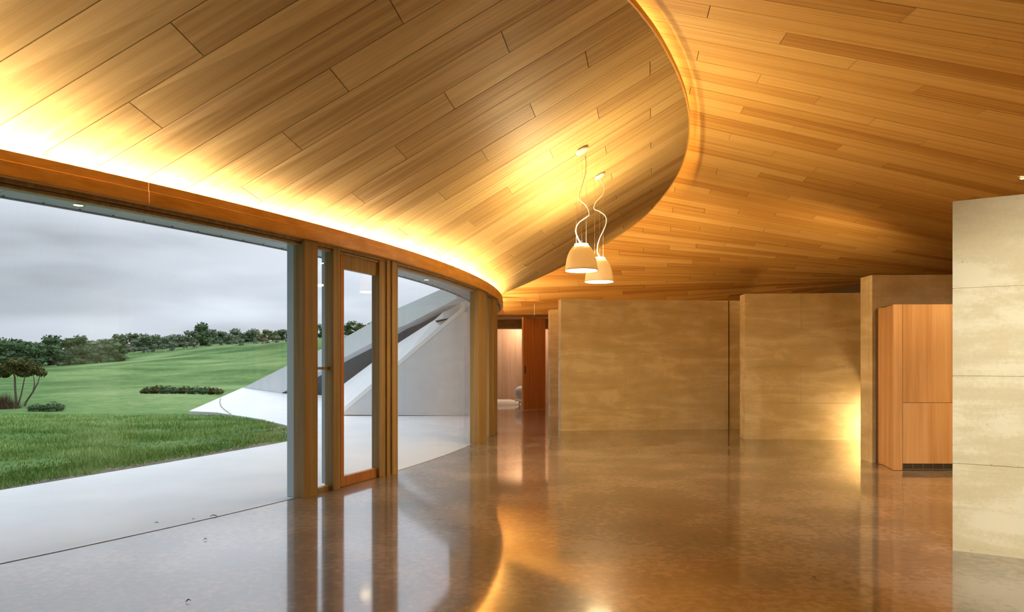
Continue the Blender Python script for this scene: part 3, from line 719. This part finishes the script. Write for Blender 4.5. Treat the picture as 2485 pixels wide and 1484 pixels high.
far = tag(empty('wall_beyond', (0, 23.8, 0)), 'pinkish timber panelling in the room beyond the doorway', 'wall', kind='structure')
x = -2.2
while x < 2.2:
    w_ = 0.62
    obj('wall_panel', *box_g(x+.003, x+w_-.003, 0, .04, 0, 2.9), M_plyp, far); x += w_
obj('backing', *box_g(-2.2, 2.3, .04, .08, 0, 3.2), M_gap, far)
bh = tag(obj('trim_4', *box_g(-2.2, 2.0, 22.4, 22.7, 2.50, 3.3), M_fascia), 'orange timber bulkhead in the room beyond the doorway', 'bulkhead', kind='structure')
o = obj('pale_light_edge', *box_g(-2.2, 2.0, 22.36, 22.4, 2.50, 2.54), M_plyp, bh)  # pale veneer strip stands in for the pelmet light
tag(obj('wall_room_side', *box_g(1.9, 2.0, 20.1, 23.9, 0, 3.2), M_plyp), 'timber side wall of the room beyond', 'wall', kind='structure')
tag(obj('ceiling', *box_g(-2.3, 2.2, 20.1, 23.95, 3.2, 3.3), M_fascia), 'timber ceiling of the room beyond the doorway', 'ceiling', kind='structure')
lamp('far_room_glow', 'AREA', (0.5, 23.1, 3.0), 32, (1.0, 0.80, 0.62), size=0.6, aim=(0.1, 23.5, 0.3))
# fluffy rug
V, Fc = [], []
n = 28
for i in range(n+1):
    for j in range(9):
        a = 2*pi*i/n; k = j/8; rr = 1+.10*noise.noise((cos(a)*3, sin(a)*3, .5))
        z = .05+.10*(1-k**4)+.03*noise.noise((cos(a)*k*9, sin(a)*k*9, 2.2))
        if j == 8: z = .002
        V.append((-.32+.62*k*rr*cos(a), 22.9+.42*k*rr*sin(a), z))
for i in range(n):
    for j in range(8): Fc.append((i*9+j, i*9+j+1, (i+1)*9+j+1, (i+1)*9+j))
tag(obj('sheepskin_rug', V, Fc, M_rug, None, True), 'cream fluffy rug on the floor of the room beyond', 'rug')
# white cushion leaning at the door
V, Fc = lathe_g([(.001, -.10), (.12, -.09), (.20, -.05), (.225, 0), (.20, .05), (.12, .09), (.001, .10)], (0, 0, 0), 28)
cu = obj('cushion', V, Fc, M_cush, None, True); tag(cu, 'round white cushion propped up beyond the door', 'cushion'); cu.location = (.30, 22.5, .40); cu.rotation_euler = (radians(80), 0, radians(20)); cu.scale = (1, 1.0, 1.0)
st = tag(empty('low_stool', (.30, 22.5, 0)), 'low white stool under the cushion beyond the door', 'stool')
obj('seat', *lathe_g([(.001, .13), (.20, .13), (.22, .15), (.20, .175), (.001, .175)], (0, 0, 0), 24), M_cush, st)
for k in range(3): obj('leg', *tube_g([(.14*cos(k*2.1), .14*sin(k*2.1), .0), (.10*cos(k*2.1), .10*sin(k*2.1), .14)], .014, 8), M_ply, st)
# slender rod at the shadow gap strip
tag(obj('hanging_rod', *tube_g([at(1297, 764, 19.9), at(1297, 738, 19.9)], 0.013, 8), M_white), 'slender pale rod standing above the far doorway', 'rod')

# ================================================================== OUTDOORS
# terrace and paved apron
outer = [(-15.5, -3.0), (-8.5, 0.0), (-6.95, 4.0), (-5.64, 7.5), (-4.86, 9.55), (-4.1, 11.8), (-3.92, 12.5), (-4.15, 13.4), (-4.6, 14.6), (-5.2, 15.5), (-6.3, 17.0), (-7.3, 18.1), (-8.3, 19.2), (-9.35, 19.75), (-15.0, 38.0), (-10.2, 31.5), (-5.0, 26.0), (-1.0, 24.5)]
arc = [pol(R-.013, TH_FAR+(TH_BACK-TH_FAR)*i/60)[:2] for i in range(61)]
poly = [(x, y, -.004) for x, y in outer]+[(x, y, -.004) for x, y in arc]
V, Fc = prism_g(poly, (0, 0, -.25))
ter_ = tag(obj('terrace', V, Fc, M_terr), 'white concrete terrace between the glass and the lawn', 'terrace', kind='structure')
o = obj('seam', *tube_g([(a, b, -.005) for a, b in spline([(-11.4, 26.7), (-10.35, 24.2), (-9.38, 22.0), (-8.45, 20.1), (-7.62, 18.5)], 5)], .022, 6), M_stone, ter_); o['label'] = 'grey curved seam'
# courtyard walls
cy = tag(empty('courtyard_wing', (-6, 22, 0)), 'folded pale concrete wing rising from the lawn with a long dark opening', 'building wing')
FA, FD = Vector((-15.0, 38.0)), Vector((5.5, -8.3))
def onF(px, py):
    k = (px-CX)/F_PX
    s = (k*FA.y-FA.x)/(FD.x-k*FD.y); q = FA+FD*s
    return Vector((q.x, q.y, H+(HY-py)/F_PX*q.y))
fn = Vector((8.3, 5.5, 0)).normalized()
band = [onF(*q) for q in [(590, 940), (710, 880), (825, 825), (960, 750), (1060, 706), (1108, 686), (1108, 724), (990, 785), (965, 795), (909, 828), (825, 872), (683, 953)]]
back = Vector((-FD.y, FD.x, 0)).normalized()
if back.y < 0: back = -back
kid('sloping_wall', prism_g(band, back*.35), M_conc2, cy)
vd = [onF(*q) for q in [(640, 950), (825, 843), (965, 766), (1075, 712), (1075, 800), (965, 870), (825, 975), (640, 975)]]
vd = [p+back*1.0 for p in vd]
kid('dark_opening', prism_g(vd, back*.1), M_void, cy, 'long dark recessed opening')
# near fin
YN = 18.0
nf = [at(822, 1006, YN), at(969, 885, YN), at(1106, 762, YN), at(1139, 735, YN), at(1166, 714, YN), at(1166, 1008, YN)]
kid('near_fin', prism_g(nf, (0, .3, 0)), M_conc2, cy)
e0, e1 = at(815, 1010, YN), at(1166, 713, YN); dd = (e1-e0).normalized(); up = Vector((-dd.z, 0, dd.x))
kid('bright_edge', prism_g([e0-Vector((0, .008, 0))-up*.05, e1-Vector((0, .008, 0))-up*.05, e1-Vector((0, .008, 0))+up*.05, e0-Vector((0, .008, 0))+up*.05], (0, .32, 0)), M_skylit, cy, 'white fin edge with the sky light put into its colour')  # whiter strip paints the sky-lit top edge of the fin
# roof strip between fin and opening
A = [at(x, y, YN+.3) for x, y in ((830, 992), (969, 880), (1106, 758), (1160, 714))]
B = [onF(*q) for q in ((825, 938), (969, 830), (1055, 775), (1075, 757))]
V = []; Fc = []
for a, b in zip(A, B): V += [a, b, a-Vector((0, 0, .15)), b-Vector((0, 0, .15))]
for i in range(3):
    j = i*4; Fc += [(j, j+4, j+5, j+1), (j+2, j+3, j+7, j+6), (j, j+2, j+6, j+4), (j+1, j+5, j+7, j+3)]
Fc += [(0, 1, 3, 2), (12, 14, 15, 13)]
kid('roof_strip', (V, Fc), M_conc, cy, 'pale sloping roof strip')
def on_strip(px, py):
    # between A and B lines, near the top end
    return at(px, py, 18.28)
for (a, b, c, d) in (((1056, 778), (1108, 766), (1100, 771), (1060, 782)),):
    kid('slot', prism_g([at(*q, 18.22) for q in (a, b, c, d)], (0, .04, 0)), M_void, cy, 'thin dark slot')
kid('seam', tube_g([at(535, 962, 24.6), at(536, 975, 23.0), at(540, 987, 21.2), at(546, 1000, 19.3), at(552, 1010, 17.9)], .03, 6), M_stone, cy) if False else None
# courtyard back closure, hidden behind the fin

# ---- terrain
PROF = [(-60, -.14), (0, -.14), (6, -.06), (8, -.03), (16, -.03), (19, -.10), (22, -.38), (30, -1.15), (45, -1.75), (60, -1.85), (90, -.8), (140, 1.5), (200, 4.6), (260, 7.2), (310, 8.2), (450, 4.0), (900, 0.0)]
def interp(t, P):
    for (a, b), (c, d) in zip(P, P[1:]):
        if t <= c:
            k = (t-a)/(c-a); k = k*k*(3-2*k) if False else k
            return b+(d-b)*k
    return P[-1][1]
def sm(a, b, x): x = min(max((x-a)/(b-a), 0), 1); return x*x*(3-2*x)
def terr(x, y):
    z = interp(y, PROF)
    k = max(-1.3, min(0.2, x/max(y, 20)))
    z += (k+.448)*22*sm(70, 250, y)
    if y > 20:
        a = sm(20, 60, y)
        z += a*(.35*noise.noise((x*.045, y*.045, 0.3))+1.5*noise.noise((x*.018, y*.018, 4.1))*sm(50, 120, y)+.7*noise.noise((x*.05, y*.05, 9.1))*sm(60, 110, y))
        # a rounded rise left of the gully
        z += .75*math.exp(-(((x+27)/11)**2+((y-52)/9)**2))
    return z
V, Fc = [], []
ys = [-30, -10, 0, 4]+[6+.7*i for i in range(26)]+[25+1.6*i for i in range(40)]+[92+6*i for i in range(40)]+[340, 380, 450, 600, 900]
xs_ = [-1200, -700, -450]+[-380+9*i for i in range(33)]+[-82+2.4*i for i in range(24)]+[-23+1.0*i for i in range(24)]+[8, 20, 60, 200, 600]
for y in ys:
    for x in xs_:
        z = terr(x, y)
        inside = hypot(x-C.x, y-C.y) > R-.5 and -80 < y < 60 and x > -12
        V.append((x, y, min(z, -.30) if inside else z))
nx = len(xs_)
for j in range(len(ys)-1):
    for i in range(nx-1): Fc.append((j*nx+i, j*nx+i+1, (j+1)*nx+i+1, (j+1)*nx+i))
tag(obj('lawn_and_hills', V, Fc, M_grass, None, True), 'green lawn and rolling grass hills outside the glass', 'ground', kind='structure')

# ---- grass tufts on the near lawn
def lawn_ok(x, y):
    # outside of the terrace outline
    ins = False; P = [(a, b) for a, b in outer]+[(a, b) for a, b in arc]
    for i in range(len(P)):
        (a, b), (c, d) = P[i-1], P[i]
        if (b > y) != (d > y) and x < (c-a)*(y-b)/(d-b)+a: ins = not ins
    return not ins
def edge_dist(x, y):
    d = 9.0; P = outer[1:13]
    for (a, b), (c, e) in zip(P, P[1:]):
        L2 = (c-a)**2+(e-b)**2; t = min(max(((x-a)*(c-a)+(y-b)*(e-b))/L2, 0), 1); d = min(d, hypot(x-a-t*(c-a), y-b-t*(e-b)))
    return d
V, Fc = [], []
cnt = 0
while cnt < 52000:
    y = 6.8+13.5*random.random()**1.5; x = -.80*y-1.0+random.random()*(.80*y+1.0-3.4)
    nz = noise.noise((x*.8, y*.8, 7))
    if nz < -.22 and random.random() < .75: cnt += .2; continue
    if not lawn_ok(x, y): cnt += .05; continue
    if y < 16 and edge_dist(x, y) < .10+.32*max(0, noise.noise((x*1.7, y*1.7, 3))+.25): cnt += .1; continue
    z = terr(x, y); hgt = random.uniform(.025, .075)*(1.0+.7*nz)*(.8+.02*y); a = random.random()*6.28; w = random.uniform(.006, .012)*(.7+.06*y); b = random.uniform(-.5, .5); c = random.uniform(-.5, .5)
    n = len(V)
    V += [(x-w*cos(a), y-w*sin(a), z-.01), (x+w*cos(a), y+w*sin(a), z-.01), (x+hgt*b, y+hgt*c, z+hgt)]
    Fc.append((n, n+1, n+2)); cnt += 1
me = bpy.data.meshes.new('grass_blades'); me.from_pydata(V, [], Fc); me.materials.append(M_blade)
g = link(bpy.data.objects.new('grass_blades', me)); tag(g, 'short green grass blades growing on the near lawn', 'grass', kind='stuff')
# bare soil and gravel by the terrace
V, Fc = [], []
for i in range(4200):
    if i < 900: x = random.gauss(-4.75, .28); y = random.gauss(14.2, .75)
    else:
        k = random.random(); y = 5+7.2*k; x = -6.6+2.55*k-abs(random.gauss(0, .17))
    if not lawn_ok(x, y) or y > 15.6: continue
    s = random.uniform(.010, .032); z = terr(x, y); n = len(V)
    V += [(x+s*random.uniform(.7, 1.2), y, z), (x-s*.5, y+s*random.uniform(.6, 1), z), (x-s*.5, y-s*.8, z), (x+random.uniform(-.3, .3)*s, y, z+s*.9)]
    Fc += [(n, n+1, n+3), (n+1, n+2, n+3), (n+2, n, n+3), (n, n+2, n+1)]
me = bpy.data.meshes.new('gravel'); me.from_pydata(V, [], Fc); me.materials.append(M_stone)
g = link(bpy.data.objects.new('gravel', me)); tag(g, 'loose grey gravel between lawn and terrace', 'gravel', kind='stuff')

# ---- trees and shrubs
def foliage_mesh(name, blobs, n, size, mat, seed):
    rnd = random.Random(seed); V, Fc = [], []
    tot = sum(b[3]*b[4] for b in blobs)
    for (bx, by, bz, rx, rz) in blobs:
        for i in range(int(n*rx*rz/tot)):
            a = rnd.random()*2*pi; cz = rnd.uniform(-1, 1); s = sqrt(1-cz*cz); k = rnd.uniform(.72, 1.02)
            p = Vector((bx+rx*k*s*cos(a), by+rx*k*s*sin(a), bz+rz*k*cz))
            d1 = Vector((rnd.gauss(0, 1), rnd.gauss(0, 1), rnd.gauss(0, .6))).normalized(); d2 = d1.cross(Vector((rnd.gauss(0, 1), rnd.gauss(0, 1), rnd.gauss(0, 1)))).normalized()
            sz = size*rnd.uniform(.6, 1.3); m = len(V)
            V += [p-d1*sz, p+d2*sz*.6, p+d1*sz, p-d2*sz*.6]; Fc.append((m, m+1, m+2, m+3))
        # opaque heart
        m = len(V); K = 8
        for q in range(1, 4):
            for w in range(K):
                t = pi*q/4; V.append((bx+rx*.74*sin(t)*cos(2*pi*w/K), by+rx*.74*sin(t)*sin(2*pi*w/K), bz+rz*.74*cos(t)))
        for q in range(2):
            for w in range(K): Fc.append((m+q*K+w, m+q*K+(w+1) % K, m+(q+1)*K+(w+1) % K, m+(q+1)*K+w))
        Fc += [tuple(m+w for w in range(K)), tuple(m+2*K+w for w in range(K))]
    me = bpy.data.meshes.new(name); me.from_pydata([tuple(v) for v in V], [], Fc); me.materials.append(mat)
    return me
def trunk_mesh(name, stems):
    V, Fc = merge([tube_g(p, r, 7) for p, r in stems]); me = bpy.data.meshes.new(name); me.from_pydata([tuple(v) for v in V], [], Fc); me.materials.append(M_bark); return me
tree_kinds = []
for k in range(6):
    rnd = random.Random(40+k); blobs = []
    for i in range(rnd.randint(8, 11)):
        a = rnd.random()*6.28; zz = rnd.uniform(.5, 4.2); d = rnd.uniform(.2, 2.1-.25*zz); blobs.append((d*cos(a), d*sin(a), zz, rnd.uniform(.9, 1.5), rnd.uniform(.65, 1.1)))
    tree_kinds.append((foliage_mesh('tree_crown', blobs, 620, .27, (M_leaf1, M_leaf1, M_leaf2)[k % 3], 90+k), trunk_mesh('tree_trunk', [([(0, 0, -.6), (.1, 0, 1.2), (.0, .1, 2.8)], [.22, .17, .1]), ([(0, 0, 0), (-.5, .1, 1.6), (-.8, .2, 2.8)], [.12, .1, .06])])))
def plant(name, kind, x, y, s, label, cat, group=None, sz=None, rot=0.0, zoff=0.0):
    root = tag(empty(name, (x, y, terr(x, y)+zoff)), label, cat, group); root.rotation_euler = (0, 0, rot); root.scale = (s, s, sz if sz else s)
    link(bpy.data.objects.new('crown', kind[0]), root)
    if kind[1] is not None: link(bpy.data.objects.new('trunk', kind[1]), root)
    return root
rnd = random.Random(5)
px = -30
while px < 1010:
    Y = 262+rnd.uniform(-14, 14); s = (1.75 if px < 330 else 1.35 if px < 600 else 1.15)*rnd.uniform(.75, 1.15)
    x = (px-CX)/F_PX*Y
    tk_ = rnd.randrange(6); gr_ = tk_ in (2, 5)
    plant('hilltop_tree', tree_kinds[tk_], x, Y, s, 'grey green tree in the continuous tree line along the hilltop' if gr_ else 'dark green tree in the continuous tree line along the hilltop', 'tree', 'grey green trees along the hilltop' if gr_ else 'dark green trees along the hilltop', rot=rnd.random()*6.28, sz=s*rnd.uniform(.8, 1.1))
    px += rnd.uniform(11, 18)*(1.2 if px < 330 else 1.0)
# second, lower row in front on the left slope
px = -20
while px < 300:
    Y = 205-px*.05+rnd.uniform(-12, 12); x = (px-CX)/F_PX*Y; s = rnd.uniform(1.2, 1.7)*(1.15 if px < 120 else .85)
    plant('slope_tree', tree_kinds[rnd.choice([0, 1, 3, 4])], x, Y, s, 'darker tree in the thicket on the slope at the far left', 'tree', 'trees on the left slope', rot=rnd.random()*6.28)
    px += rnd.uniform(15, 24)
# low grey shrubs at the foot of the line
px = 150
while px < 720:
    Y = 240+rnd.uniform(-5, 5); x = (px-CX)/F_PX*Y; s = rnd.uniform(.4, .75)
    plant('hilltop_shrub', tree_kinds[rnd.choice([2, 5, 2])], x, Y, s, 'low grey green shrub at the foot of the hilltop trees', 'shrub', 'shrubs along the hilltop', rot=rnd.random()*6.28, zoff=-.9*s)
    px += rnd.uniform(22, 38)
# umbrella shaped tree at the left
YT = 44.0; xt = (42-CX)/F_PX*YT; zt = terr(xt, YT)
def rel(px, py, dy=0): q = at(px, py, YT+dy); return (q.x-xt, dy, q.z-zt)
bl = []
for (a, b, r1, r2) in ((22, 892, .62, .42), (52, 884, .70, .42), (82, 894, .55, .36), (100, 904, .34, .24), (10, 905, .45, .30), (62, 905, .55, .26), (35, 878, .45, .28)):
    q = rel(a, b, random.uniform(-.5, .5)); bl.append((q[0], q[1], q[2], r1, r2))
ck = foliage_mesh('umbrella_crown', bl, 2600, .085, M_leaf3, 12)
tk = trunk_mesh('umbrella_trunk', [([rel(40, 1004), rel(40, 975), rel(37, 945), rel(36, 915), rel(30, 895)], [.085, .07, .06, .05, .03]), ([rel(42, 990), rel(52, 955), rel(58, 925), rel(62, 905)], [.05, .045, .035, .02]), ([rel(54, 1002), rel(63, 975), rel(80, 950), rel(92, 928), rel(98, 908)], [.07, .06, .05, .035, .02]), ([rel(80, 950), rel(84, 930), rel(80, 905)], [.04, .03, .02])])
plant('umbrella_tree', (ck, tk), xt, YT, 1.0, 'olive umbrella shaped tree with several bare stems at the left edge', 'tree')
# shrubs
sk = [foliage_mesh('shrub_leaves', [(0, 0, .35, .55, .38), (.45, .1, .28, .42, .3), (-.45, 0, .25, .4, .28)], 700, .06, m, 60+i) for i, m in enumerate((M_leaf1, M_leaf3, M_leaf2))]
rnd = random.Random(9)
for i, px in enumerate((362, 386, 408, 430, 452, 476, 503, 522)):
    Y = 60+rnd.uniform(-1, 1); x = (px-CX)/F_PX*Y
    q = plant('gully_shrub', (sk[(1, 1, 0)[i % 3]], None), x, Y, rnd.uniform(.85, 1.15), 'olive shrub in the gully row, %s' % ('leftmost of eight', 'second from the left', 'third from the left', 'fourth from the left', 'fourth from the concrete wing', 'third from the concrete wing', 'second from the concrete wing', 'nearest to the concrete wing')[i], 'shrub', 'shrubs in the gully', zoff=.05)
for px, s, lab in ((88, .62, 'dark low shrub right of the umbrella tree'), (128, .78, 'dark low shrub farther right of the umbrella tree')):
    Y = 40.0; x = (px-CX)/F_PX*Y; plant('low_shrub', (sk[0], None), x, Y, s, lab, 'shrub', zoff=.0)
# brown reeds at the left edge
V, Fc = [], []
for i in range(900):
    x = random.gauss(0, .35); y = random.gauss(0, .3); h_ = random.uniform(.5, 1.15)*(1-.5*min(1, abs(x))); n = len(V); a = random.random()*6.28
    V += [(x-.012*cos(a), y-.012*sin(a), 0), (x+.012*cos(a), y+.012*sin(a), 0), (x+random.gauss(0, .12), y+random.gauss(0, .12), h_)]; Fc.append((n, n+1, n+2))
me = bpy.data.meshes.new('reed_blades'); me.from_pydata(V, [], Fc); me.materials.append(M_reed)
x = (8-CX)/F_PX*42; o = link(bpy.data.objects.new('reed_clump', me)); o.location = (x, 42, terr(x, 42)); tag(o, 'brown reed clump at the left edge below the umbrella tree', 'reeds')
# paddock fence
fx0 = (330-CX)/F_PX*226; fen = tag(empty('paddock_fence', (fx0, 226, terr(fx0, 226))), 'pale post and wire fence below the hilltop trees', 'fence')
pts = []
M_fpost = plain('fence_post', (0.42, 0.38, 0.33), 0.9)
for i in range(30):
    px = 330+24*i; Y = 226; x = (px-CX)/F_PX*Y; z = terr(x, Y); pts.append((x, Y, z+.95))
    kid('post', tube_g([(x, Y, z-.2), (x, Y, z+1.15)], .10, 6), M_fpost, fen)
kid('wire', tube_g(pts, .02, 4), M_wire, fen)

# ================================================================== SMALL THINGS ON THE FLOOR
def litter(px, py, s, rot, label):
    Y = F_PX*H/(py-HY); x = (px-CX)/F_PX*Y
    V = []; n = 7
    for i in range(n):
        k = i/(n-1); w = .28*s*sin(pi*min(max(k, .06), .94)); z = .002+.010*sin(pi*k)
        V += [((k-.5)*2*s, -w, z), ((k-.5)*2*s, w, z+.003), ((k-.5)*2*s, -w, z+.002), ((k-.5)*2*s, w, z+.005)]
    Fc = []
    for i in range(n-1):
        a = 4*i; Fc += [(a, a+4, a+5, a+1), (a+2, a+3, a+7, a+6), (a, a+2, a+6, a+4), (a+1, a+5, a+7, a+3)]
    Fc += [(0, 1, 3, 2), (4*n-4, 4*n-2, 4*n-1, 4*n-3)]
    o = obj('dry_leaf', V, Fc, M_leafdry); o.location = (x, Y, 0.001); o.rotation_euler = (0, 0, rot)
    return tag(o, label, 'leaf', 'dry leaf scraps on the floor')
litter(380, 1270, .016, .4, 'dry leaf scrap below the sill line, left of two others')
litter(470, 1261, .012, 1.0, 'small dry leaf scrap beside the longest one on the sill line')
litter(518, 1253, .030, .2, 'longest dry leaf scrap lying on the sill line')
litter(457, 1460, .014, .8, 'dry leaf scrap alone near the bottom of the white floor glare')
litter(498, 1310, .012, .3, 'dry leaf scrap below the sill line nearest to the oak post')
litter(1976, 1403, .022, 1.5, 'dark leaf scrap on the brown floor in the right half')
sl = F_PX*H/(1206-HY); x = (692-CX)/F_PX*sl-.02
tag(obj('floor_slot', *box_g(x-.045, x+.045, sl+.28, sl+.295, -.003, .002), M_dark), 'short dark slot in the terrace beside the first oak post', 'floor slot')
tag(obj('cable_end', *tube_g([at(-4, 1372, 4.70), at(4, 1376, 4.66), at(5, 1388, 4.56), at(-3, 1392, 4.52)] and [(-3.52, 4.55, .006), (-3.475, 4.545, .012), (-3.455, 4.515, .012), (-3.47, 4.48, .006)], .004, 6), M_dark), 'loose dark cable end at the left edge of the floor', 'cable')
